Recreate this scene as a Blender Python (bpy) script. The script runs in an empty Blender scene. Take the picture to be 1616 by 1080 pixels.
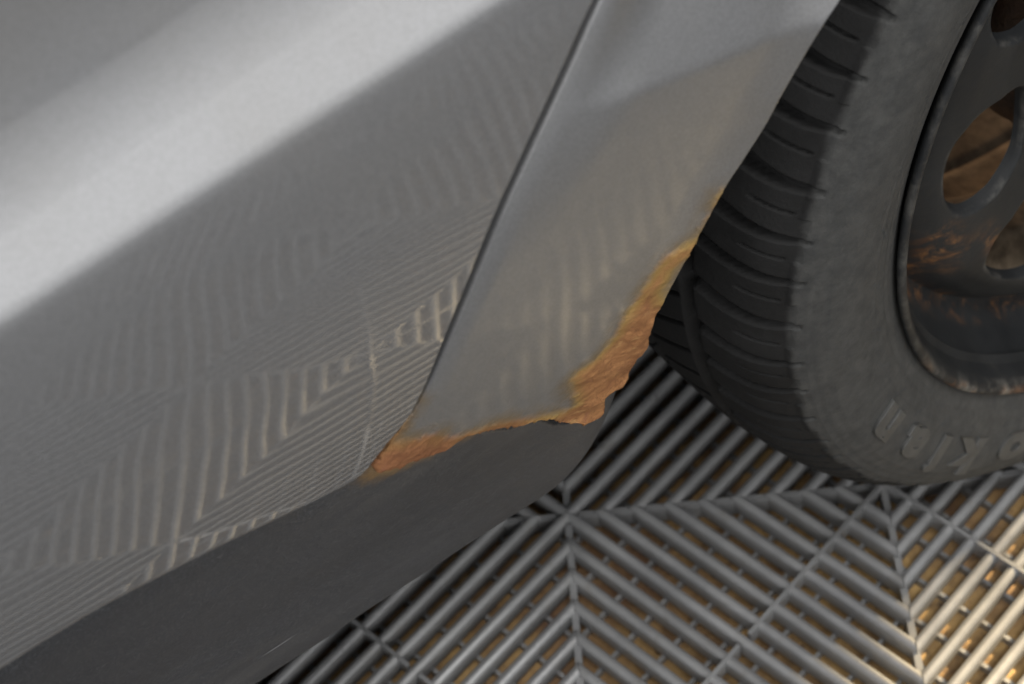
import bpy, bmesh, math, random
import numpy as np
from mathutils import Matrix, Vector, noise as mnoise

random.seed(7)
rng = np.random.default_rng(7)
R = math.radians
scene = bpy.context.scene
C = scene.collection

# ------------------------------------------------------------------ camera
# metres; X runs along the car towards its tail, Y into the car, Z up, Z = 0 on top of the floor slats
cam_d = bpy.data.cameras.new('camera')
cam = bpy.data.objects.new('camera', cam_d)
C.objects.link(cam)
rx = Vector((0.81812, -0.56465, -0.10892))
dn = Vector((-0.50976, -0.62443, -0.59181))
fw = Vector((0.26615, 0.53969, -0.79869))
cam.matrix_world = Matrix(((rx.x, -dn.x, -fw.x, -0.24213), (rx.y, -dn.y, -fw.y, -0.46111),
                           (rx.z, -dn.z, -fw.z, 0.85682), (0, 0, 0, 1)))
cam_d.sensor_width = 36.0
cam_d.lens = 62.38
cam_d.clip_start = 0.02
cam_d.clip_end = 60
cam_d.dof.use_dof = True
cam_d.dof.focus_distance = 0.64
cam_d.dof.aperture_fstop = 15.0
scene.camera = cam

# ------------------------------------------------------------------ light
world = bpy.data.worlds.new('World')
scene.world = world
world.use_nodes = True
wb = world.node_tree.nodes['Background']
wb.inputs[0].default_value = (0.80, 0.82, 0.86, 1)
wb.inputs[1].default_value = 0.06

def aim(o, target):
    o.rotation_euler = (Vector(target) - Vector(o.location)).to_track_quat('-Z', 'Y').to_euler()

def area(name, loc, target, sx, sy, power, col):
    d = bpy.data.lights.new(name, 'AREA')
    d.shape = 'RECTANGLE'; d.size = sx; d.size_y = sy; d.energy = power; d.color = col
    o = bpy.data.objects.new(name, d); C.objects.link(o)
    o.location = loc; aim(o, target)
    return o

area('ceiling_light', (-0.2, -1.0, 2.5), (-0.2, -0.8, 0), 2.4, 0.40, 42, (1.0, 0.985, 0.96))
# unseen opening behind the photographer: stacked strips, dimmed downwards to fade the door highlight
for k in range(9):
    zc, hh, rad = (0.12 + 0.13 * (k + 0.5), 0.13, 0.55 + 0.19 * k) if k < 8 else (1.83, 1.34, 2.15)
    area('garage_opening_light', (-1.1, -2.5, zc), (-0.86, -0.2, zc - 0.15), 5.4, hh, rad * math.pi * 5.4 * hh, (1.0, 0.995, 0.985))

def spot(name, loc, target, power, col, size, blend, radius):
    d = bpy.data.lights.new(name, 'SPOT')
    d.energy = power; d.color = col; d.spot_size = R(size); d.spot_blend = blend; d.shadow_soft_size = radius
    o = bpy.data.objects.new(name, d); C.objects.link(o)
    o.location = loc; aim(o, target)
    return o

spot('warm_lamp', (2.3, -0.255, 1.15), (0.27, -0.33, 0), 2600, (1.0, 0.77, 0.45), 10.0, 1.0, 0.09)
spot('warm_wheel_fill', (0.35, 1.0, 0.42), (0.27, 0.0, 0.17), 16, (1.0, 0.66, 0.38), 17, 0.6, 0.04)  # added spot, no known source: warms the barrel seen through the wheel openings

vs = scene.view_settings
vs.view_transform = 'Standard'
vs.look = 'None'
vs.gamma = 1.0
vs.exposure = 0.33
vs.use_curve_mapping = False

# ------------------------------------------------------------------ helpers
def obj(name, me, mat=None, parent=None):
    o = bpy.data.objects.new(name, me)
    C.objects.link(o)
    if mat is not None and len(me.materials) == 0:
        me.materials.append(mat)
    if parent is not None:
        o.parent = parent
    return o

def empty(name, loc=(0, 0, 0), rz=0.0, parent=None):
    o = bpy.data.objects.new(name, None)
    o.empty_display_size = 0.05
    C.objects.link(o)
    o.location = loc
    o.rotation_euler = (0, 0, rz)
    if parent is not None:
        o.parent = parent
    return o

def mesh(name, verts, faces, smooth=True):
    me = bpy.data.meshes.new(name)
    me.from_pydata([tuple(map(float, v)) for v in verts], [], faces)
    me.update()
    if smooth:
        me.polygons.foreach_set('use_smooth', [True] * len(me.polygons))
    return me

def attr(me, name, vals):
    a = me.attributes.new(name, 'FLOAT', 'POINT')
    a.data.foreach_set('value', np.asarray(vals, dtype=np.float32))

def box_add(V, F, lo, hi):
    b = len(V)
    for z in (lo[2], hi[2]):
        V += [(lo[0], lo[1], z), (hi[0], lo[1], z), (hi[0], hi[1], z), (lo[0], hi[1], z)]
    F += [(b, b+3, b+2, b+1), (b+4, b+5, b+6, b+7), (b, b+1, b+5, b+4), (b+1, b+2, b+6, b+5),
          (b+2, b+3, b+7, b+6), (b+3, b, b+4, b+7)]

class NT:
    """small node-tree writer"""
    def __init__(s, name):
        s.m = bpy.data.materials.new(name)
        s.m.use_nodes = True
        s.t = s.m.node_tree
        s.p = s.t.nodes['Principled BSDF']
        s.tc = s.n('ShaderNodeTexCoord').outputs['Object']
    def n(s, kind, **kw):
        nd = s.t.nodes.new(kind)
        for k, v in kw.items():
            setattr(nd, k, v)
        return nd
    def link(s, a, b): s.t.links.new(a, b)
    def put(s, sock, v):
        if hasattr(v, 'is_output'): s.link(v, sock)
        else: sock.default_value = v
    def set(s, **kw):
        for k, v in kw.items():
            s.put(s.p.inputs[k.replace('_', ' ')], v)
    def noise(s, scale, detail=4, rough=0.55, vec=None, dist=0.0):
        nd = s.n('ShaderNodeTexNoise')
        nd.inputs['Scale'].default_value = scale
        nd.inputs['Detail'].default_value = detail
        nd.inputs['Roughness'].default_value = rough
        nd.inputs['Distortion'].default_value = dist
        s.link(vec if vec is not None else s.tc, nd.inputs['Vector'])
        return nd.outputs['Fac']
    def voro(s, scale, vec=None, feature='F1'):
        nd = s.n('ShaderNodeTexVoronoi', feature=feature)
        nd.inputs['Scale'].default_value = scale
        s.link(vec if vec is not None else s.tc, nd.inputs['Vector'])
        return nd.outputs['Distance']
    def mapping(s, scale=(1, 1, 1), rot=(0, 0, 0)):
        nd = s.n('ShaderNodeMapping')
        nd.inputs['Scale'].default_value = scale
        nd.inputs['Rotation'].default_value = rot
        s.link(s.tc, nd.inputs['Vector'])
        return nd.outputs['Vector']
    def ramp(s, v, a, b, lo=0.0, hi=1.0):
        nd = s.n('ShaderNodeMapRange', interpolation_type='SMOOTHSTEP')
        s.put(nd.inputs['Value'], v)
        for k, x in (('From Min', a), ('From Max', b), ('To Min', lo), ('To Max', hi)):
            nd.inputs[k].default_value = x
        return nd.outputs['Result']
    def math(s, op, a, b=0.0, clamp=False):
        nd = s.n('ShaderNodeMath', operation=op, use_clamp=clamp)
        s.put(nd.inputs[0], a); s.put(nd.inputs[1], b)
        return nd.outputs[0]
    def mix(s, f, a, b):
        nd = s.n('ShaderNodeMix', data_type='RGBA')
        s.put(nd.inputs[0], f)
        for sock, v in ((nd.inputs[6], a), (nd.inputs[7], b)):
            s.put(sock, v if hasattr(v, 'is_output') else (*v, 1))
        return nd.outputs[2]
    def attr(s, name):
        return s.n('ShaderNodeAttribute', attribute_name=name).outputs['Fac']
    def bump(s, h, strength, dist, normal=None):
        nd = s.n('ShaderNodeBump')
        nd.inputs['Strength'].default_value = strength
        nd.inputs['Distance'].default_value = dist
        s.link(h, nd.inputs['Height'])
        if normal is not None:
            s.link(normal, nd.inputs['Normal'])
        return nd.outputs['Normal']

# ------------------------------------------------------------------ materials
PAINT = (0.193, 0.196, 0.203)

def paint_base(t):
    fl = t.noise(1150, 2, 0.6)
    dust = t.ramp(t.noise(14, 6, 0.6), 0.42, 0.75)
    col = t.mix(t.ramp(fl, 0.35, 0.65), PAINT, tuple(c * 1.17 for c in PAINT))
    col = t.mix(t.math('MULTIPLY', dust, 0.22), col, (0.20, 0.19, 0.172))
    sp = t.ramp(t.voro(95), 0.035, 0.012)                                   # road-dirt specks
    spn = t.math('MULTIPLY', sp, t.ramp(t.noise(30, 2), 0.52, 0.66))
    col = t.mix(t.math('MULTIPLY', spn, 0.55), col, (0.55, 0.54, 0.50))
    rough = t.math('ADD', t.math('MULTIPLY', dust, 0.08), 0.47)
    return col, rough

def make_paint():
    t = NT('grey_metallic_paint')
    col, rough = paint_base(t)
    t.set(Base_Color=col, Metallic=0.6, Roughness=rough, Coat_Weight=1.0, Coat_Roughness=0.045, Coat_IOR=1.66)
    return t.m

def rust_colour(t):
    n1 = t.noise(48, 7, 0.7, dist=0.9)
    n2 = t.noise(230, 6, 0.72)
    fl = t.n('ShaderNodeTexVoronoi', feature='DISTANCE_TO_EDGE')
    fl.inputs['Scale'].default_value = 210
    wv = t.n('ShaderNodeVectorMath', operation='ADD')
    sc = t.n('ShaderNodeVectorMath', operation='SCALE')
    nz = t.n('ShaderNodeTexNoise')
    nz.inputs['Scale'].default_value = 120
    nz.inputs['Detail'].default_value = 4
    t.link(t.tc, nz.inputs['Vector'])
    t.link(nz.outputs['Color'], sc.inputs[0])
    sc.inputs['Scale'].default_value = 0.012
    t.link(t.tc, wv.inputs[0]); t.link(sc.outputs[0], wv.inputs[1])
    t.link(wv.outputs[0], fl.inputs['Vector'])
    crack = t.ramp(fl.outputs['Distance'], 0.0, 0.10)
    a = t.mix(t.ramp(n1, 0.32, 0.68), (0.205, 0.088, 0.036), (0.385, 0.19, 0.078))
    a = t.mix(t.ramp(t.noise(90, 4, 0.6), 0.58, 0.72, 0, 0.75), a, (0.52, 0.31, 0.13))          # pale scale
    a = t.mix(t.ramp(t.noise(75, 5, 0.7, dist=1.2), 0.56, 0.72, 0, 0.75), a, (0.20, 0.082, 0.055))  # purple-brown layers
    a = t.mix(t.ramp(n2, 0.63, 0.78, 0, 0.85), a, (0.07, 0.032, 0.022))                          # pits
    a = t.mix(t.ramp(crack, 0.0, 0.8, 0.18, 0.0), a, (0.10, 0.045, 0.025))
    h = t.math('ADD', t.math('ADD', t.math('MULTIPLY', n1, 1.4), t.math('MULTIPLY', n2, 0.6)), t.math('MULTIPLY', crack, 0.12))
    return a, h

def make_paint_rusted():
    t = NT('grey_metallic_paint_with_rust')
    col, rough = paint_base(t)
    d = t.attr('rust')                               # metres inside (+) or outside (-) the rusted outline
    w1 = t.math('MULTIPLY', t.math('SUBTRACT', t.noise(95, 6, 0.65), 0.5), 0.0060)
    w2 = t.math('MULTIPLY', t.math('SUBTRACT', t.noise(420, 4, 0.65), 0.5), 0.0035)
    dd = t.math('ADD', t.math('ADD', d, w1), w2)
    mask = t.ramp(dd, -0.0024, 0.0036)
    halo = t.ramp(dd, -0.0085, 0.0008)
    patch = t.ramp(t.noise(70, 4, 0.6), 0.35, 0.65)
    rc, h = rust_colour(t)
    edge = t.math('MULTIPLY', t.ramp(dd, 0.0085, 0.0010), t.ramp(patch, 0, 1, 0.45, 1.0))
    rc = t.mix(t.math('MULTIPLY', edge, 0.85), rc, (0.27, 0.185, 0.055))      # yellow bleeding rim, broken up
    rc = t.mix(t.math('MULTIPLY', t.attr('brown'), 0.55), rc, (0.185, 0.072, 0.038))
    col = t.mix(t.math('MULTIPLY', halo, t.ramp(patch, 0, 1, 0.2, 0.75)), col, (0.20, 0.135, 0.055))
    # stone chips thrown up by the wheel
    chip = t.math('MULTIPLY', t.ramp(t.voro(150), 0.075, 0.045), t.ramp(t.noise(42, 2), 0.58, 0.66))
    chip = t.math('MULTIPLY', chip, t.attr('spray'))
    col = t.mix(t.math('MULTIPLY', chip, 0.75), col, (0.45, 0.43, 0.39))
    col = t.mix(t.math('MULTIPLY', t.attr('spray'), t.ramp(t.noise(36, 6, 0.7), 0.3, 0.75, 0.03, 0.35)), col, (0.135, 0.126, 0.112))
    col = t.mix(mask, col, rc)
    t.set(Base_Color=col, Metallic=t.ramp(mask, 0, 1, 0.6, 0.0), Roughness=t.math('MAXIMUM', t.math('MULTIPLY', mask, 0.85), rough),
          Coat_Weight=t.ramp(mask, 0, 1, 0.30, 0.0), Coat_Roughness=0.10, Coat_IOR=1.45, Specular_IOR_Level=t.ramp(mask, 0, 1, 0.5, 0.2))
    blister = t.math('MULTIPLY', t.math('MULTIPLY', halo, t.noise(140, 3, 0.5)), 0.9)
    t.set(Normal=t.bump(t.math('ADD', t.math('MULTIPLY', h, mask), blister), 0.7, 0.0014))
    return t.m

def make_sill():
    t = NT('dark_sill_coating')
    n = t.noise(9, 5, 0.6)
    fine = t.noise(1000, 3, 0.65)
    col = t.mix(t.ramp(n, 0.3, 0.7), (0.026, 0.028, 0.032), (0.038, 0.040, 0.045))
    col = t.mix(t.ramp(fine, 0.50, 0.70, 0, 0.6), col, (0.11, 0.112, 0.12))
    dusty = t.ramp(t.noise(22, 6, 0.7, vec=t.mapping((0.35, 1, 1))), 0.5, 0.8, 0, 0.35)
    col = t.mix(dusty, col, (0.12, 0.115, 0.105))
    scr = t.ramp(t.noise(130, 2, 0.5, vec=t.mapping((0.10, 1.0, 1.3), (0, R(6), 0))), 0.69, 0.73)
    scr = t.math('MULTIPLY', scr, t.ramp(t.noise(16, 2), 0.47, 0.58))
    col = t.mix(t.math('MULTIPLY', scr, 0.6), col, (0.35, 0.35, 0.36))
    sp = t.math('MULTIPLY', t.ramp(t.voro(60), 0.030, 0.016), t.ramp(t.noise(25, 1), 0.52, 0.58))
    col = t.mix(sp, col, (0.6, 0.6, 0.62))
    stain = t.ramp(t.math('ADD', t.attr('stain'), t.math('MULTIPLY', t.math('SUBTRACT', t.noise(120, 5, 0.65), 0.5), 0.016)), -0.006, 0.006)
    col = t.mix(t.math('MULTIPLY', stain, 0.85), col, (0.26, 0.145, 0.038))
    t.set(Base_Color=col, Roughness=t.ramp(n, 0.2, 0.8, 0.36, 0.52))
    t.set(Normal=t.bump(fine, 0.4, 0.0008))
    return t.m

def make_tyre():
    t = NT('worn_tyre_rubber')
    n = t.noise(24, 7, 0.65)
    st = t.noise(70, 5, 0.65)
    side = t.ramp(t.math('ADD', t.attr('sidewall'), t.math('MULTIPLY', t.math('SUBTRACT', t.noise(60, 5, 0.65), 0.5), 1.1)), 0.15, 0.75)
    col = t.mix(t.ramp(n, 0.3, 0.7), (0.0095, 0.0095, 0.0096), (0.0175, 0.0175, 0.0177))
    dust = t.mix(t.ramp(t.noise(130, 6, 0.72), 0.3, 0.72), (0.042, 0.043, 0.043), (0.062, 0.062, 0.060))
    f = t.math('MULTIPLY', side, t.ramp(t.noise(150, 5, 0.7), 0.25, 0.65, 0.72, 1.0), True)
    col = t.mix(f, col, dust)
    sp = t.math('MULTIPLY', t.ramp(t.voro(110), 0.05, 0.025), t.ramp(t.noise(35, 1), 0.6, 0.68))
    col = t.mix(t.math('MULTIPLY', sp, 0.5), col, (0.22, 0.21, 0.19))
    t.set(Base_Color=col, Roughness=t.ramp(n, 0.2, 0.8, 0.66, 0.86), Specular_IOR_Level=0.14)
    t.set(Normal=t.bump(t.math('ADD', t.noise(380, 4, 0.65), t.math('MULTIPLY', st, 0.8)), 0.4, 0.0009))
    return t.m

def make_rim():
    t = NT('dark_painted_steel')
    n = t.noise(16, 6, 0.65)
    col = t.mix(t.ramp(n, 0.3, 0.75), (0.012, 0.013, 0.0142), (0.022, 0.0232, 0.0245))
    col = t.mix(t.ramp(t.noise(45, 6, 0.7), 0.55, 0.8, 0, 0.4), col, (0.055, 0.052, 0.047))
    lip = t.attr('edge')
    chip = t.math('MULTIPLY', lip, t.ramp(t.noise(60, 6, 0.7), 0.44, 0.66), True)
    col = t.mix(chip, col, (0.20, 0.19, 0.17))
    rust = t.attr('rust')
    rm = t.math('MULTIPLY', rust, t.ramp(t.noise(48, 7, 0.75, dist=0.6), 0.45, 0.64), True)
    rc = t.mix(t.ramp(t.noise(120, 4), 0.35, 0.65), (0.085, 0.036, 0.015), (0.22, 0.105, 0.04))
    col = t.mix(rm, col, rc)
    t.set(Base_Color=col, Roughness=t.ramp(n, 0.2, 0.8, 0.45, 0.7), Metallic=0.0, Specular_IOR_Level=0.14)
    t.set(Normal=t.bump(t.noise(240, 5, 0.65), 0.25, 0.0008))
    return t.m

def simple(name, c1, c2, scale=40, rough=0.6, bump=0.3, dist=0.001, metallic=0.0):
    t = NT(name)
    n = t.noise(scale, 6, 0.65)
    t.set(Base_Color=t.mix(t.ramp(n, 0.3, 0.7), c1, c2), Roughness=rough, Metallic=metallic)
    t.set(Normal=t.bump(t.noise(scale * 8, 4, 0.6), bump, dist))
    return t.m

def make_plastic():
    t = NT('grey_floor_plastic')
    n = t.noise(18, 6, 0.65)
    oi = t.n('ShaderNodeObjectInfo').outputs['Random']
    col = t.mix(t.ramp(n, 0.3, 0.72), (0.165, 0.167, 0.172), (0.25, 0.252, 0.255))
    col = t.mix(t.math('MULTIPLY', oi, 0.25), col, (0.15, 0.149, 0.144))
    dirt = t.ramp(t.noise(60, 6, 0.7), 0.52, 0.78, 0, 0.55)
    col = t.mix(dirt, col, (0.115, 0.10, 0.08))
    t.set(Base_Color=col, Roughness=t.ramp(n, 0.25, 0.75, 0.26, 0.40), Specular_IOR_Level=1.0)
    t.set(Normal=t.bump(t.noise(500, 3, 0.6), 0.12, 0.0005))
    return t.m

def make_subfloor():
    t = NT('ochre_subfloor')
    n = t.noise(38, 7, 0.68)
    big = t.noise(7, 4, 0.6)
    col = t.mix(t.ramp(n, 0.28, 0.72), (0.10, 0.055, 0.024), (0.44, 0.285, 0.11))
    col = t.mix(t.ramp(big, 0.4, 0.7, 0, 0.6), col, (0.13, 0.062, 0.04))
    col = t.mix(t.ramp(t.noise(120, 5, 0.7), 0.54, 0.72, 0, 0.85), col, (0.05, 0.032, 0.024))
    t.set(Base_Color=col, Roughness=0.75)
    t.set(Normal=t.bump(n, 0.6, 0.003))
    return t.m

M_PAINT = make_paint()
M_PAINT_RUST = make_paint_rusted()
M_SILL = make_sill()
M_TYRE = make_tyre()
M_RIM = make_rim()
M_PLASTIC = make_plastic()
M_SUB = make_subfloor()
M_BARREL = simple('dusty_brown_steel', (0.08, 0.06, 0.042), (0.30, 0.235, 0.165), 45, 0.6, 0.3, 0.001, 0.1)
M_DARK = simple('dark_underbody_coating', (0.012, 0.012, 0.012), (0.024, 0.023, 0.022), 30, 0.8, 0.5, 0.002)
M_DRUM = simple('rusty_cast_iron', (0.035, 0.024, 0.018), (0.09, 0.05, 0.03), 60, 0.75, 0.5, 0.002)
M_CONC = simple('grey_concrete', (0.20, 0.20, 0.195), (0.30, 0.295, 0.285), 6, 0.8, 0.4, 0.002)

# ------------------------------------------------------------------ floor
TS = 0.25                    # tile side
NP = 18.5                    # slat pitches per tile
P = TS / NP
YAW = R(13)                  # the tiles are laid at 13 degrees to the car
SW = 0.0058                  # slat width
ZB = -0.019                  # subfloor level

prof = [(-SW / 2, -0.0120), (-SW / 2, -0.0030)]      # slat cross-section: (across, height), crowned top with rounded shoulders
for a in (30, 60, 84):
    prof.append((-SW / 2 + .0021 * (1 - math.cos(R(a))), -0.0026 + .0021 * math.sin(R(a))))
prof.append((0.0, 0.0))
prof += [(-x, z) for (x, z) in reversed(prof[:-1])]

def slat_geo(k, side, V, F):
    """slat of ring k on one side (0..3) of a tile, mitred at both ends"""
    h = (NP / 2 - k) * P
    ca, sa = [(1, 0), (0, 1), (-1, 0), (0, -1)][side]
    b = len(V)
    for s in (-1, 1):
        for (ac, z) in prof:
            out = h + ac                       # distance from the tile centre
            al = s * (out - 0.00035)
            V.append((ca * al + sa * out, sa * al - ca * out, z))
    n = len(prof)
    for i in range(n - 1):
        F.append((b + i, b + n + i, b + n + i + 1, b + i + 1))
    c = len(V)
    V.extend(V[b:b + 2 * n])                       # caps on their own vertices keep the mitres crisp
    F.append(tuple(c + i for i in range(n)))
    F.append(tuple(c + n + i for i in reversed(range(n))))

def grid_geo(V, F):
    """the lower lattice: cross ribs, centre lines and diagonals"""
    half = TS / 2
    for side in range(4):
        ca, sa = [(1, 0), (0, 1), (-1, 0), (0, -1)][side]
        for j in range(-6, 6):
            s = (j + 0.5) * 1.55 * P
            if abs(s) > half - 0.004:
                continue
            o0, o1 = abs(s) + 0.001, half - 0.0015
            if o0 > o1:
                continue
            w = 0.0011
            pts = [(s - w, -o1), (s + w, -o1), (s + w, -o0), (s - w, -o0)]
            b = len(V)
            for z in (-0.0187, -0.0135):
                for (x, y) in pts:
                    V.append((ca * x - sa * y, sa * x + ca * y, z))
            F += [(b, b+3, b+2, b+1), (b+4, b+5, b+6, b+7), (b, b+1, b+5, b+4), (b+1, b+2, b+6, b+5), (b+2, b+3, b+7, b+6), (b+3, b, b+4, b+7)]
    for (w, z0, z1, ang) in ((0.0011, -0.0120, 0.00035, 0), (0.0011, -0.0120, 0.00030, 90), (0.0019, -0.0160, -0.0034, 45), (0.0019, -0.0161, -0.0035, 135)):
        L = half - 0.0045 if ang in (0, 90) else half * math.sqrt(2) - 0.006
        c, s = math.cos(R(ang)), math.sin(R(ang))
        b = len(V)
        for z in (z0, z1):
            for (x, y) in ((-L, -w), (L, -w), (L, w), (-L, w)):
                V.append((c * x - s * y, s * x + c * y, z))
        F += [(b, b+3, b+2, b+1), (b+4, b+5, b+6, b+7), (b, b+1, b+5, b+4), (b+1, b+2, b+6, b+5), (b+2, b+3, b+7, b+6), (b+3, b, b+4, b+7)]

SLATS = [(k, s) for k in range(0, 9) for s in range(4) if k > 0 or s in (0, 3)]
slat_mesh = {}
for (k, s) in SLATS:
    V, F = [], []
    slat_geo(k, s, V, F)
    me = mesh('slat', V, F, True)
    me.materials.append(M_PLASTIC)
    slat_mesh[(k, s)] = me
V, F = [], []
grid_geo(V, F)
grid_me = mesh('tile_grid', V, F, False)
grid_me.materials.append(M_PLASTIC)
for ks in SLATS:
    slat_geo(ks[0], ks[1], V, F)
whole_me = mesh('whole_tile', V, F, True)
whole_me.materials.append(M_PLASTIC)

floor = empty('floor', (0, 0, 0))
floor['kind'] = 'structure'
floor['label'] = 'grey plastic floor of interlocking slatted tiles'
cy, sy = math.cos(YAW), math.sin(YAW)
for i in range(-6, 12):
    for j in range(-10, 8):
        # tile axes: xt along the slats that run with the car, yt = across
        xt, yt = (j + 0.5) * TS, -(i + 0.5) * TS
        x, y = cy * xt - sy * yt, sy * xt + cy * yt
        if not (-1.9 < x < 1.5 and -2.7 < y < 1.1):
            continue
        seen = (i, j) in ((0, 0), (0, -1), (-1, 0), (-1, -1))
        o = obj('floor_tile', grid_me if seen else whole_me, None, floor)
        o.location = (x, y, 0)
        o.rotation_euler = (0, 0, YAW)
        if seen:
            for ks in SLATS:
                obj('slat', slat_mesh[ks], None, o)

sub = obj('subfloor', mesh('subfloor', [(-2.1, -2.9, ZB), (1.7, -2.9, ZB), (1.7, 1.3, ZB), (-2.1, 1.3, ZB)], [(0, 1, 2, 3)], False), M_SUB)
sub['kind'] = 'structure'
gr = obj('ground', mesh('ground', [(-9, -9, ZB - 0.004), (9, -9, ZB - 0.004), (9, 9, ZB - 0.004), (-9, 9, ZB - 0.004)], [(0, 1, 2, 3)], False), M_CONC)
gr['kind'] = 'structure'

# ------------------------------------------------------------------ the car
car = empty('car', (0.312, -0.05, 0))
car['label'] = 'grey metallic car with a rusted rear wheel arch parked on slatted tiles'
car['category'] = 'car'
OFF = np.array([0.312, -0.05, 0.0])

def part(name, V, F, mat, parent=None, smooth=True):
    V = np.asarray(V, dtype=float) - OFF
    me = mesh(name, V, F, smooth)
    return obj(name, me, mat, parent or car)

def integ(zs, ts, z0, y0, kn=31):
    z = np.linspace(zs[0], zs[-1], 3000)
    t = np.interp(z, zs, ts)
    k = np.hanning(kn)
    t = np.convolve(np.pad(t, kn // 2, mode='edge'), k / k.sum(), 'valid')
    y = np.concatenate([[0], np.cumsum(np.tan(np.radians((t[1:] + t[:-1]) / 2)) * np.diff(z))])
    return z, y - np.interp(z0, z, y) + y0

# body side: tilt of the sheet metal (degrees, + faces up) against height
dz, dy = integ([.25, .325, .40, .43, .46, .50, .54, .557, .5635, .570, .576, .584, .596, .612, .635, .75, 1.0],
               [-19, -19, -17, -11.5, -7, -2.5, 2.5, 7, 33.5, 32.5, 27.5, 21.5, 14, 7, 1, -2, 4], .55, -.181, 17)
lz, ly = integ([.25, .325, .40, .43, .46, .50, .54, .60, .75, 1.0],
               [-19, -18, -15, -11.5, -7, -2.5, 2.5, 5, 5, 4], .50, float(np.interp(.50, dz, dy)))
fz, fy = integ([-.35, -.07, -.03, -.002, .002, .05, .10, .5], [0, 0, -4, -4, 17, 17, 9, 0], -.3, 0.0, 9)
def Yd(X, z): return np.interp(z - .09 * (X + .17), dz, dy)
def Yq(X, z):
    w = np.clip((X + .0912 - (z - .5138) * .77 - .002) / .032, 0, 1)
    w = w * w * (3 - 2 * w)                      # the fold dies out towards the door seam
    return np.interp(z - .03 * (X + .12), lz, ly) + w * np.interp(z - .5208 + .2 * (X + .075), fz, fy)

def smooth_curve(pts, n):
    """Catmull-Rom through pts, n samples evenly spaced along it"""
    pts = np.array(pts, float)
    q = np.vstack([2 * pts[0] - pts[1], pts, 2 * pts[-1] - pts[-2]])
    out = []
    for i in range(1, len(q) - 2):
        for t in np.linspace(0, 1, 24, endpoint=False):
            a, b, c, d = q[i-1], q[i], q[i+1], q[i+2]
            out.append(0.5 * ((2*b) + (c-a)*t + (2*a-5*b+4*c-d)*t*t + (-a+3*b-3*c+d)*t**3))
    out.append(pts[-1])
    return resample(np.array(out), n)

def resample(p, n):
    s = np.concatenate([[0], np.cumsum(np.linalg.norm(np.diff(p, axis=0), axis=1))])
    u = np.linspace(0, s[-1], n)
    return np.c_[np.interp(u, s, p[:, 0]), np.interp(u, s, p[:, 1])]

def coons(B, T, L, Rr):
    na, nb = len(B), len(L)
    a = np.linspace(0, 1, na)[None, :, None]
    b = np.linspace(0, 1, nb)[:, None, None]
    return ((1-b)*B[None] + b*T[None] + (1-a)*L[:, None] + a*Rr[:, None]
            - ((1-a)*(1-b)*B[0] + a*(1-b)*B[-1] + (1-a)*b*T[0] + a*b*T[-1]))

def seg_dist(p, poly):
    """distance of points p (n,2) to an open polyline"""
    best = np.full(len(p), 1e9)
    for i in range(len(poly) - 1):
        a, b = poly[i], poly[i+1]
        ab = b - a
        t = np.clip(((p - a) @ ab) / (ab @ ab + 1e-15), 0, 1)
        best = np.minimum(best, np.linalg.norm(p - (a + t[:, None] * ab), axis=1))
    return best

def inside(p, poly):
    x, y = p[:, 0], p[:, 1]
    c = np.zeros(len(p), bool)
    j = len(poly) - 1
    for i in range(len(poly)):
        xi, yi = poly[i]; xj, yj = poly[j]
        c ^= ((yi > y) != (yj > y)) & (x < (xj - xi) * (y - yi) / (yj - yi + 1e-15) + xi)
        j = i
    return c

def panel(name, G, Yfun, mat, skirts, extra=None):
    """sheet-metal panel: grid G[b,a] = (X,z), depth from Yfun, folded edges all round"""
    nb, na = G.shape[:2]
    X, Z = G[..., 0], G[..., 1]
    Y = Yfun(X, Z)
    if extra is not None:
        Y = Y + extra
    V = [tuple(v) for v in np.stack([X, Y, Z], -1).reshape(-1, 3)]
    F = []
    for j in range(nb - 1):
        for i in range(na - 1):
            a = j * na + i
            F.append((a, a + 1, a + na + 1, a + na))
    ring = [(0, i) for i in range(na)] + [(j, na - 1) for j in range(1, nb)] + \
           [(nb - 1, i) for i in range(na - 2, -1, -1)] + [(j, 0) for j in range(nb - 2, 0, -1)]
    idx = [j * na + i for j, i in ring]
    base = np.array([V[k] for k in idx])
    nxt, prv = np.roll(base, -1, 0), np.roll(base, 1, 0)
    tg = (nxt - prv)[:, [0, 2]]
    tg /= np.linalg.norm(tg, axis=1)[:, None] + 1e-12
    nrm = np.c_[tg[:, 1], -tg[:, 0]]
    prev = idx
    for (o, d) in skirts:
        b = len(V)
        for k in range(len(base)):
            V.append((base[k, 0] + nrm[k, 0] * o, base[k, 1] + d, base[k, 2] + nrm[k, 1] * o))
        cur = list(range(b, b + len(base)))
        m = len(base)
        for k in range(m):
            F.append((prev[k], cur[k], cur[(k + 1) % m], prev[(k + 1) % m]))
        prev = cur
    return V, F

SK = [(0.0005, 0.0004), (0.0009, 0.0012), (0.0009, 0.0030), (0.0007, 0.014)]

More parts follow.
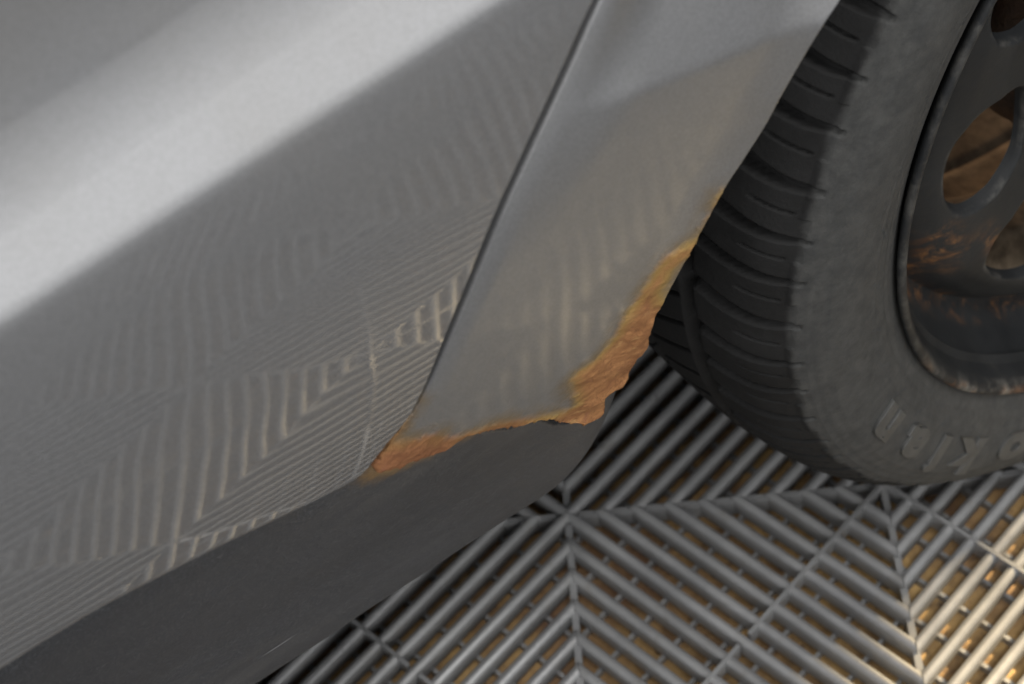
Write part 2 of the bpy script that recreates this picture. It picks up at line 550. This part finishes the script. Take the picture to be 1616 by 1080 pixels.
# door ---------------------------------------------------------------
seam = [(-.1524, .4058), (-.1440, .4160), (-.1342, .4278), (-.1187, .4628), (-.1031, .4937), (-.0908, .5134), (-.0740, .5371),
        (-.0633, .5517), (-.030, .592), (.000, .640), (.016, .720), (.02, .80)]
GAP = 0.0017
def shifted(pts, d):
    p = np.array(pts, float)
    t = np.gradient(p, axis=0)
    t /= np.linalg.norm(t, axis=1)[:, None]
    return p + np.c_[t[:, 1], -t[:, 0]] * d
gapw = np.interp([q[1] for q in seam], [.405, .43, .47, .55], [0.0014, 0.0020, 0.0027, 0.0029])[:, None]
door_r = np.array(seam) + (shifted(seam, -1) - np.array(seam)) * gapw
corner = [(-.1840, .4128), (-.1695, .4072), (-.1640, .4049), (-.1590, .4039), (-.1552, .4045)]
door_b = [(-.75, .4330), (-.45, .4338), (-.30, .4335), (-.2731, .4328), (-.2548, .4322), (-.2375, .4300), (-.2061, .4213)] + corner + [tuple(door_r[0])]
Bc = smooth_curve(door_b, 330)
w = np.linspace(0, 1, 330)
# denser columns towards the seam
Bc = np.c_[np.interp(1 - (1 - w) ** 1.7, w, Bc[:, 0]), np.interp(1 - (1 - w) ** 1.7, w, Bc[:, 1])]
Rc_ = smooth_curve(door_r, 220)
Lc = np.c_[np.full(220, -.75), np.linspace(.43, .80, 220)]
Tc = np.c_[np.interp(1 - (1 - w) ** 1.7, [0, 1], [-.75, Rc_[-1, 0]]), np.full(330, .80)]
G = coons(Bc, Tc, Lc, Rc_)
wav = np.array([mnoise.fractal(Vector((q[0] * 16, 0.2, q[1] * 24)), 1.0, 2.0, 2) for q in G.reshape(-1, 2)]).reshape(G.shape[:2])
V, F = panel('door', G, lambda X, z: Yd(X, z) - 0.0006, M_PAINT, SK, 0.00016 * wav)      # sheet metal is never quite even
door = part('door', V, F, M_PAINT)
door['label'] = 'smooth grey rear door reflecting the slatted floor'

# quarter panel with wheel arch ---------------------------------------
quar_l = np.array(seam) + (shifted(seam, 1) - np.array(seam)) * gapw
bot = [tuple(quar_l[0] + np.array([0.0004, -.0040])), (-.1449, .3945), (-.1354, .3878), (-.1255, .3806), (-.1180, .3805), (-.1102, .3749), (-.0993, .3635),
       (-.0925, .3550), (-.0876, .3512), (-.0785, .3414), (-.0710, .3262), (-.0625, .3159)]
arch = [(-.0625, .3159), (-.0551, .3114), (-.0531, .3176), (-.0545, .3302), (-.0488, .3339), (-.0459, .3390), (-.0452, .3549), (-.0418, .3590),
        (-.0424, .3773), (-0.0381, 0.4011), (-0.0315, 0.4257), (-0.0241, 0.4464), (-0.0171, 0.4589), (-0.0104, 0.4709), (-0.0068, 0.4803), (-0.0037, 0.4869), (-0.0001, 0.4941), (0.0027, 0.4990), (0.0064, 0.5043), (0.0117, 0.5075), (0.0167, 0.5107), (0.0215, 0.5140)]
for th in (134, 124, 114, 103, 92):
    arch.append((.312 + .365 * math.cos(R(th)), .303 + .365 * math.sin(R(th))))
left = [bot[0]] + [tuple(q) for q in quar_l[1:]]
NA, NB = 260, 420
Bq = resample(smooth_curve(bot, 900), NA)
Rq = smooth_curve(arch, NB)
wl = np.linspace(0, 1, NB)
Lq = smooth_curve(left, 1200)
Lq = resample(Lq, NB)
Tq = np.c_[np.linspace(Lq[-1, 0], Rq[-1, 0], NA), np.linspace(Lq[-1, 1], Rq[-1, 1], NA)]
# match rows so that each row keeps a similar height on both sides: put most rows low down
warp = wl ** 1.25
Lq = np.c_[np.interp(warp, wl, Lq[:, 0]), np.interp(warp, wl, Lq[:, 1])]
Rq = np.c_[np.interp(warp, wl, Rq[:, 0]), np.interp(warp, wl, Rq[:, 1])]
G = coons(Bq, Tq, Lq, Rq)
pts = G.reshape(-1, 2)
rust_out = [(-.1550, .4050), (-.1393, .4222), (-.1355, .4299), (-.1342, .4283), (-.1378, .4194), (-.1412, .4125), (-.1364, .4075), (-.1281, .4013),
            (-.1227, .3895), (-.1169, .3838), (-.1027, .3745), (-.0915, .3612), (-.0764, .3450), (-.0692, .3388), (-.0748, .3680), (-.0724, .3745),
            (-.0640, .3735), (-.0576, .3860), (-.0541, .4010), (-.0490, .4120), (-.0456, .4190), (-.0422, .4262), (-.0355, .4272), (-.0312, .4290),
            (-.0270, .4440), (-.0246, .4500), (-.0140, .4400), (-.0240, .4100), (-.0300, .3300), (-.0500, .2900), (-.1000, .3250), (-.1300, .3700), (-.1550, .3900)]
rp = np.array(rust_out)
dist = seg_dist(pts, np.vstack([rp, rp[:1]]))
ins = inside(pts, rp)
rust = np.where(ins, dist, -dist)
ip = np.array([(-.0300, .4175), (-.0345, .4160), (-.0372, .4129), (-.0392, .4039), (-.0384, .3965), (-.0330, .3930), (-.0250, .4100)])
di = seg_dist(pts, np.vstack([ip, ip[:1]]))
rust = np.minimum(rust, np.where(inside(pts, ip), -di, di))       # paint still standing at the edge
brown = np.clip((-.080 - pts[:, 0]) / .02, 0, 1)
# depth details: rolled arch lip, rounded seam edge, swollen rust
d_arch = seg_dist(pts, Rq[::3])
d_seam = seg_dist(pts, Lq[::3])
ex = -0.0024 * np.clip(1 - d_arch / .016, 0, 1) ** 1.6
ex += 0.0013 * np.clip(1 - d_seam / .007, 0, 1) ** 2
sw = np.clip(rust / .006, 0, 1)
nz = np.array([mnoise.fractal(Vector((p[0] * 130, 0.3, p[1] * 95)), 1.0, 2.0, 4) for p in pts[ins]])
nn = np.zeros(len(pts)); nn[ins] = nz
ex -= sw * (0.0004 + 0.0009 * nn)
V, F = panel('quarter_panel', G, Yq, M_PAINT_RUST, [(0.0003, 0.0003), (0.0005, 0.0009), (0.0005, 0.0022), (0.0002, 0.011)], ex.reshape(NB, NA))
# jagged, eaten edge where the rust reaches the rim of the sheet
Va = np.array(V)
npan = NA * NB
ring_src = [(0, i) for i in range(NA)] + [(j, NA - 1) for j in range(1, NB)] + [(NB - 1, i) for i in range(NA - 2, -1, -1)] + [(j, 0) for j in range(NB - 2, 0, -1)]
src = np.array([j * NA + i for j, i in ring_src])
rust_all = np.concatenate([rust] + [rust[src]] * 4)
brown_all = np.concatenate([brown] + [brown[src]] * 4)
jag = np.array([mnoise.fractal(Vector((v[0] * 260, 1.7, v[2] * 260)), 0.8, 2.1, 4) for v in Va[npan:]])
Va[npan:, 2] += jag * 0.0016 * np.clip(rust_all[npan:] / .003, 0, 1)
Va[npan:, 0] += np.roll(jag, 37) * 0.0012 * np.clip(rust_all[npan:] / .003, 0, 1)
qp = part('quarter_panel', Va, F, M_PAINT_RUST)
qp['label'] = 'grey rear quarter panel with orange rust along its arch and lower edge'
attr(qp.data, 'rust', rust_all)
attr(qp.data, 'brown', brown_all)
spray = np.clip(1 - d_arch / .030, 0, 1) * .8 + np.clip((.43 - pts[:, 1]) / .06, 0, 1) * .35
attr(qp.data, 'spray', np.clip(np.concatenate([spray] + [spray[src]] * 4), 0, 1))

# dark strip set deep in the door gap, standing in for its shade
sm = smooth_curve(seam, 160)
V, F = [], []
tg_ = np.gradient(sm, axis=0); tg_ /= np.linalg.norm(tg_, axis=1)[:, None]
for q, t in zip(sm, tg_):
    wv = float(np.interp(q[1], [.405, .43, .47, .55], [.0010, .0016, .0026, .0029])) + .0012
    y = float(Yd(q[0], q[1])) + .0062
    for sgn, dpt in ((-1, 0.0), (-.3, -.0012), (.3, -.0012), (1, 0.0)):
        V.append((q[0] + t[1] * wv * sgn, y + dpt, q[1] - t[0] * wv * sgn))
for i in range(159):
    for k in range(3):
        a = 4 * i + k
        F.append((a, a + 4, a + 5, a + 1))
part('seam_gap_shade', V, F, M_DARK)

# the rest of the quarter panel above and behind the wheel (outside the picture)
V, F = [], []
th = np.radians(np.linspace(92, -8, 40))
inn = np.c_[.312 + .365 * np.cos(th), .303 + .365 * np.sin(th)]
outp = resample(np.array([(inn[0, 0] - .0, .80), (.95, .80), (.95, .26)]), 40)
for t in np.linspace(0, 1, 14):
    for a, b in zip(inn, outp):
        q = a * (1 - t) + b * t
        V.append((q[0], float(Yq(-.0, q[1])) - 0.0034 * max(0, 1 - t * 8) ** 1.6, q[1]))
for j in range(13):
    for i in range(39):
        a = j * 40 + i
        F.append((a, a + 40, a + 41, a + 1))
# strip between the seam top and the arch crown
b0 = len(V)
for t in np.linspace(0, 1, 10):
    p = np.array(Tq[0]) * (1 - t) + np.array(Tq[-1]) * t
    V.append((p[0], float(Yq(p[0], p[1])), p[1])); V.append((p[0], float(Yq(0.0, .801)), .801))
for i in range(9):
    a = b0 + 2 * i
    F.append((a, a + 1, a + 3, a + 2))
rp2 = part('rear_quarter_panel', V, F, M_PAINT)
rp2['label'] = 'grey rear quarter panel sheet behind the wheel'

# upper body side, to shade what lies under it
V, F = [], []
for x in (-.75, .95):
    for (y, z) in ((-.128, .802), (-.10, .93), (-.06, .96), (.3, 1.0)):
        V.append((x, y, z))
F = [(0, 1, 5, 4), (1, 2, 6, 5), (2, 3, 7, 6)]
part('body_side', V, F, M_PAINT)

# sill ---------------------------------------------------------------
sprof = [(-.085, .470), (-.140, .465), (-.1575, .450), (-.1612, .430), (-.1622, .415), (-.1608, .400), (-.1522, .368), (-.1412, .333), (-.1318, .302), (-.1262, .276),
         (-.1205, .253), (-.1150, .2375), (-.108, .2280), (-.097, .2225), (-.07, .2205), (-.02, .230)]
sp = smooth_curve(sprof, 170)
XS = np.concatenate([np.linspace(-.75, -.24, 40, endpoint=False), np.linspace(-.24, -.110, 90, endpoint=False), np.linspace(-.110, -.0222, 130)])
V, F = [], []
for x in XS:
    e = np.clip((x + .069) / .047, 0, 1)              # the rear end is rounded off and turned up
    up = .066 * (1 - math.sqrt(max(0, 1 - e * e)))
    inw = .007 * e ** 2.2
    for (y, z) in sp:
        zz = z + up * np.clip((.42 - z) / .19, 0, 1)
        # shallow dent and crease where the door bottom ends
        zq = float(np.interp(x, [b_[0] for b_ in bot], [b_[1] for b_ in bot]))
        gapw_ = math.exp(-((x + .088) / .011) ** 2) + .9 * math.exp(-((x + .066) / .006) ** 2)
        inner = .022 * min(1, gapw_) * np.clip((zz - (zq - .0120)) / .0045, 0, 1)
        dent = inner + .004 * math.exp(-((x + .168) / .012) ** 2 - ((z - .396) / .010) ** 2)
        yy = y + inw + dent + .0008 * mnoise.fractal(Vector((x * 14, y * 5, z * 30)), 1, 2, 3)
        V.append((x, yy, zz))
n = len(sp)
for j in range(len(XS) - 1):
    for i in range(n - 1):
        a = j * n + i
        F.append((a, a + 1, a + n + 1, a + n))
c = len(V); V.append((XS[-1] + .004, -.04, .30))
for i in range(n - 1):
    F.append(((len(XS) - 1) * n + i, (len(XS) - 1) * n + i + 1, c))
sill = part('sill', V, F, M_SILL)
sill['label'] = 'dark grey coated sill under the door'
sv = np.array(V)[:, [0, 2]]
sd = np.full(len(sv), -1.0)
for (cx, cz, ax, az, rot) in ((-.1370, .3800, .014, .0050, -28), (-.124, .3715, .012, .0035, -28)):
    dx, dzz = sv[:, 0] - cx, sv[:, 1] - cz
    cr, sr = math.cos(R(rot)), math.sin(R(rot))
    u, v2 = (cr * dx + sr * dzz) / ax, (-sr * dx + cr * dzz) / az
    sd = np.maximum(sd, (1 - np.sqrt(u * u + v2 * v2)) * az)
attr(sill.data, 'stain', sd)

# inner structure ------------------------------------------------------
V, F = [], []
box_add(V, F, (-.75, -.112, .43), (-.02, -.098, .80))
part('door_jamb', V, F, M_DARK, smooth=False)
V, F = [], []
box_add(V, F, (-.75, -.07, .262), (-.10, 1.3, .275))
part('underbody', V, F, M_DARK, smooth=False)
V, F = [], []
th = np.radians(np.linspace(174, -10, 60))
for t in th:
    for y in (-.130, .20):
        V.append((.312 + .372 * math.cos(t), y, .303 + .372 * math.sin(t)))
for i in range(59):
    F.append((2*i, 2*i+1, 2*i+3, 2*i+2))
part('wheel_arch_liner', V, F, M_DARK)

# wheel ---------------------------------------------------------------
WX, WZ = .312, .303
wheel = empty('wheel', (0, .05, WZ), parent=car)
WOFF = np.array([WX, 0.0, WZ])
def wpart(name, V, F, mat, smooth=True):
    me = mesh(name, np.asarray(V, float) - WOFF, F, smooth)
    return obj(name, me, mat, wheel)

tprof = [(-.1330, .2130), (-.1385, .2170), (-.1425, .2220), (-.1470, .2290), (-.1512, .2370), (-.1550, .2470), (-.1568, .2570), (-.1562, .2660),
         (-.1540, .2725), (-.1528, .2745), (-.1508, .2770), (-.1465, .2835), (-.1400, .2900), (-.1310, .2950), (-.1180, .2990), (-.1000, .3022), (-.0750, .3042), (-.0500, .3050)]
tpn = smooth_curve(tprof, 150)
tin = smooth_curve([(-.1 - y, r) for (y, r) in tprof[::-1]], 60)[1:]
tp = np.vstack([tpn, tin])
def side_y(r):
    m = tpn[:110]
    return float(np.interp(r, m[:, 1], m[:, 0]))
ths = np.concatenate([np.arange(128, 226, .11), np.arange(226, 262, .3), np.arange(262, 488, 1.0)])
Yp, Rp = tp[:, 0][None, :], tp[:, 1][None, :]
TH = ths[:, None]
def gauss_groove(d, wid):       # flat-bottomed groove, d and wid in metres
    return np.clip((wid - np.abs(d)) / .0009 + .5, 0, 1)
depth = np.zeros((len(ths), len(tp)))
for y0, wd in ((-.109, .0026), (-.070, .0042), (-.030, .0042), (.009, .0026)):
    depth = np.maximum(depth, .0058 * gauss_groove(Yp - y0 - .0006 * np.sin(np.radians(TH * 9)), wd))
PITCH = 5.0
s_out = np.clip((-.109 - Yp) / .045, 0, 1.1)
arc = np.radians(1.0) * .30
# lateral grooves of the outer shoulder rib
ph = (TH - 2.7 * s_out + .7 * s_out ** 2 + 1.6 + .35 * np.sin(np.radians(TH * 23)))
dd = ((ph + PITCH / 2) % PITCH - PITCH / 2) * arc
wl_ = np.interp(s_out, [0, .35, .8, 1.0], [.0042, .0037, .0020, .0005])
on = (Yp < -.1085) & (s_out < .97) & (Rp > .278)
depth = np.maximum(depth, np.where(on, gauss_groove(dd, wl_) * np.interp(s_out, [0, .6, .95], [.0090, .0075, .0020]), 0))
# thin sipes between them
dd2 = ((ph + .25 + PITCH) % PITCH - PITCH / 2) * arc
on2 = (s_out > .50) & (s_out < .80) & (Rp > .27) & (Yp < -.11)
depth = np.maximum(depth, np.where(on2, gauss_groove(dd2, .0005) * .003, 0))
# centre ribs: slanted sipes
ph3 = TH - (Yp + .05) * 120
dd3 = ((ph3 + 2) % 4 - 2) * arc
on3 = (Yp > -.104) & (Yp < .02)
depth = np.maximum(depth, np.where(on3, gauss_groove(dd3, .0011) * .004, 0))
# worn block faces: each block a hair different
blk = np.floor((ph + PITCH / 2) / PITCH)
depth += np.where((Yp < -.11) & (Rp > .287), .0004 * (np.sin(blk * 12.9) * .5 + .5), 0)
# moulded steps: block ends on the shoulder, rib on the sidewall, short marks by the bead
notch = ((blk % 2) * .0022)
depth -= np.where((Rp > .2748) & (Rp < .2800 + notch) & (Yp < -.05), .0011, 0)
side = (Yp < -.05)
for r0, amp, sg in ((.2425, -.0004, .0007), (.2330, .0005, .0009), (.2695, .0004, .0009)):
    depth += np.where(side, amp * np.exp(-((Rp - r0) / sg) ** 2), 0)
dd4 = ((TH * 1.0 + (Rp - .24) * 350) % 7.4 - 3.7) * np.radians(1) * .24
depth += np.where(side & (Rp > .2375) & (Rp < .2440), gauss_groove(dd4, .0003) * .0008, 0)
# inward direction = reverse surface normal of the profile
tgp = np.gradient(tp, axis=0)
tgp /= np.linalg.norm(tgp, axis=1)[:, None]
ny, nr = -tgp[:, 1], tgp[:, 0]            # outward normal (Y, r)
Yg = Yp - ny[None] * depth
Rg = Rp - nr[None] * depth
a = np.radians(TH)
Xg = WX + Rg * np.cos(a)
Zg = WZ + Rg * np.sin(a)
# the contact patch: flattened on the slats with a slight bulge above it
flat = np.clip(.0016 - Zg, 0, None)
Zg = np.maximum(Zg, .0012)
V = np.stack([Xg, np.broadcast_to(Yg, Xg.shape), Zg], -1).reshape(-1, 3)
nt, npf = len(ths), len(tp)
F = []
for j in range(nt):
    j2 = (j + 1) % nt
    for i in range(npf - 1):
        F.append((j * npf + i, j2 * npf + i, j2 * npf + i + 1, j * npf + i + 1))
tyre = wpart('tyre', V, F, M_TYRE)
sdw = np.clip((.2835 - tp[:, 1]) / .0060, 0, 1) * (tp[:, 0] < -.05)
attr(tyre.data, 'sidewall', np.tile(sdw, nt))

# raised lettering on the sidewall, tops outwards
LV, LF = [], []
def letter(ch, theta, rc_, hgt, stretch):
    cu = bpy.data.curves.new('t', 'FONT')
    cu.body = ch
    cu.size = hgt / 0.53
    cu.extrude = .0013
    cu.bevel_depth = .0005
    cu.bevel_resolution = 1
    cu.offset = .0011
    cu.align_x = 'CENTER'
    o = bpy.data.objects.new('t', cu)
    C.objects.link(o)
    bpy.context.view_layer.update()
    dg = bpy.context.evaluated_depsgraph_get()
    me = bpy.data.meshes.new_from_object(o.evaluated_get(dg))
    b = len(LV)
    for v in me.vertices:
        x, y, z = v.co.x * stretch, v.co.y - hgt * .5, v.co.z
        r = rc_ + y
        th_ = R(theta) - x / rc_
        LV.append((WX + r * math.cos(th_), side_y(r) - z, WZ + r * math.sin(th_)))
    for p in me.polygons:
        LF.append(tuple(b + k for k in p.vertices))
    bpy.data.objects.remove(o)
    bpy.data.meshes.remove(me)
    bpy.data.curves.remove(cu)
for ch, th_ in (('n', 204.6), ('a', 213.0), ('i', 220.2), ('k', 227.2), ('o', 236.4), ('n', 246.0)):
    letter(ch, th_, .2545, .0150, 1.55)
M_LETTER = simple('dusty_raised_rubber', (0.036, 0.036, 0.035), (0.055, 0.055, 0.053), 120, 0.7, 0.3, 0.0006)
let = wpart('lettering', LV, LF, M_LETTER, False)
let['label'] = 'raised letters on the tyre sidewall'

# rim: rolled lip, outer slope and inner barrel
def lathe(profile, n, a0=0.0, a1=360.0):
    V, F = [], []
    m = len(profile)
    full = abs(a1 - a0 - 360) < 1e-6
    k = n if full else n + 1
    for j in range(k):
        t = R(a0 + (a1 - a0) * j / n)
        for (y, r) in profile:
            V.append((WX + r * math.cos(t), y, WZ + r * math.sin(t)))
    for j in range(n):
        j2 = (j + 1) % k
        for i in range(m - 1):
            F.append((j * m + i, j * m + i + 1, j2 * m + i + 1, j2 * m + i))
    return V, F

lip = smooth_curve([(-.1330, .2120), (-.1385, .2165), (-.1425, .2205), (-.1452, .2235), (-.1475, .2248), (-.1490, .2238), (-.1488, .2215), (-.1462, .2192), (-.1415, .2168),
                    (-.1340, .2140), (-.1240, .2105), (-.1150, .2070), (-.1080, .2030), (-.1035, .1985)], 60)
V, F = lathe([tuple(q) for q in lip], 360)
rim = wpart('rim', V, F, M_RIM)
rv = np.array(V)
rr = np.hypot(rv[:, 0] - WX, rv[:, 2] - WZ)
ang = np.degrees(np.arctan2(rv[:, 2] - WZ, rv[:, 0] - WX)) % 360
low_ = np.clip((ang - 200) / 30, 0, 1)
attr(rim.data, 'edge', np.clip((rr - .2175) / .004, 0, 1) * (.2 + .6 * low_) * (rv[:, 1] < -.1438))
attr(rim.data, 'rust', np.clip(1 - np.abs(rr - .2020) / .006, 0, 1) * (ang > 196) * .9 + .75 * np.clip((rr - .2195) / .003, 0, 1) * low_ * (rv[:, 1] < -.1438))

barrel = smooth_curve([(-.1035, .1983), (-.0960, .1960), (-.0900, .1900), (-.0860, .1800), (-.0800, .1770), (-.0560, .1765), (-.0500, .1800), (-.0455, .1890), (-.0400, .1935),
                       (-.0200, .1960), (-.0140, .1985), (-.0080, .1965), (.020, .1980), (.030, .2030), (.038, .2150), (.040, .2220), (.036, .2235)], 70)
V, F = lathe([tuple(q) for q in barrel], 200)
wpart('rim_barrel', V, F, M_BARREL)

# wheel disc with ten oval openings
NH = 10
CEN = 187.0
def disc_y(r):
    return float(np.interp(r, [.06, .085, .105, .118, .132, .150, .168, .180, .190, .1962, .200, .203], [-.112, -.112, -.108, -.112, -.1185, -.1225, -.1230, -.1205, -.1150, -.1080, -.1035, -.1030]))
V, F = [], []
ED, RU = [], []
hr, hrr, hth = .1500, .0265, 12.4
for hI in range(NH):
    ca = CEN + hI * 360 / NH
    na_, nt_ = 96, 16
    base = len(V)
    tl = [-.30, -.16, -.05, 0.0] + list(np.linspace(.05, 1, nt_ - 4))
    for t in tl:
        for k in range(na_):
            p_ = 2 * math.pi * k / na_
            cx, sx = math.cos(p_), math.sin(p_)
            # superellipse opening in (angle, radius)
            e = (abs(cx) ** 2.5 + abs(sx) ** 2.5) ** (-1 / 2.5)
            ea, er = hth * e * cx, hrr * e * sx
            # sector boundary along the same direction
            A_, rlo, rhi = 180 / NH, .095 - hr, .2035 - hr
            q = 1e9
            if abs(cx) > 1e-9: q = min(q, A_ / (hth * abs(cx)))
            if sx > 1e-9: q = min(q, rhi / (hrr * sx))
            if sx < -1e-9: q = min(q, rlo / (hrr * sx))
            ba, br = q * hth * cx, q * hrr * sx
            tt = max(t, 0)
            aa, r_ = ea * (1 - tt) + ba * tt, hr + er * (1 - tt) + br * tt
            back = 0.0
            if t < .06:
                back = {-.30: .0062, -.16: .0040, -.05: .0011, 0.0: .0002}.get(t, 0.0)
                sh = {-.30: .93, -.16: .95, -.05: .975, 0.0: 1.0}.get(t, 1.0)
                aa *= sh; r_ = hr + (r_ - hr) * sh
            an = R(ca + aa)
            V.append((WX + r_ * math.cos(an), disc_y(r_) + back, WZ + r_ * math.sin(an)))
            ED.append(.30 if -.06 < t < .001 else 0.0)
            th_ = (ca + aa) % 360
            ru = math.exp(-((th_ - 203) / 5.5) ** 2 - ((r_ - .183) / .009) ** 2) + .7 * math.exp(-((th_ - 209) / 3.5) ** 2 - ((r_ - .163) / .005) ** 2)
            ru += .8 * max(0, 1 - abs(r_ - .1995) / .006) * (th_ > 205)
            RU.append(min(1.0, 1.3 * ru))
    for j in range(len(tl) - 1):
        for k in range(na_):
            k2 = (k + 1) % na_
            F.append((base + j * na_ + k, base + j * na_ + k2, base + (j + 1) * na_ + k2, base + (j + 1) * na_ + k))
disc = wpart('wheel_disc', V, F, M_RIM)
disc['label'] = 'dark steel wheel disc with oval openings and rust spots'
attr(disc.data, 'edge', ED)
attr(disc.data, 'rust', RU)
V, F = lathe([(disc_y(r), r) for r in (.0952, .088, .080, .070)] + [(-.118, .062), (-.135, .055), (-.140, .040), (-.141, .0005)], 96)
hub = wpart('hub', V, F, M_RIM)
for nm in ('edge', 'rust'):
    attr(hub.data, nm, np.zeros(len(V)))
for k in range(5):
    t = R(90 + 72 * k)
    cx, cz = WX + .077 * math.cos(t), WZ + .077 * math.sin(t)
    V, F = [], []
    for (y, r) in ((-.108, .0095), (-.122, .0095), (-.1245, .0075), (-.1245, .0005)):
        for q in range(6):
            V.append((cx + r * math.cos(q * math.pi / 3), y, cz + r * math.sin(q * math.pi / 3)))
    for j in range(3):
        for q in range(6):
            F.append((j*6+q, j*6+(q+1) % 6, (j+1)*6+(q+1) % 6, (j+1)*6+q))
    wpart('wheel_bolt', V, F, M_DRUM, False)

# brake drum behind the disc
V, F = lathe([(-.100, .001), (-.100, .100), (-.096, .112), (-.085, .116), (-.080, .112), (-.074, .117), (-.066, .117), (-.062, .113), (-.030, .113), (-.02, .128), (-.008, .128), (-.004, .118), (-.004, .001)], 120)
bd = part('brake_drum', V, F, M_DRUM)
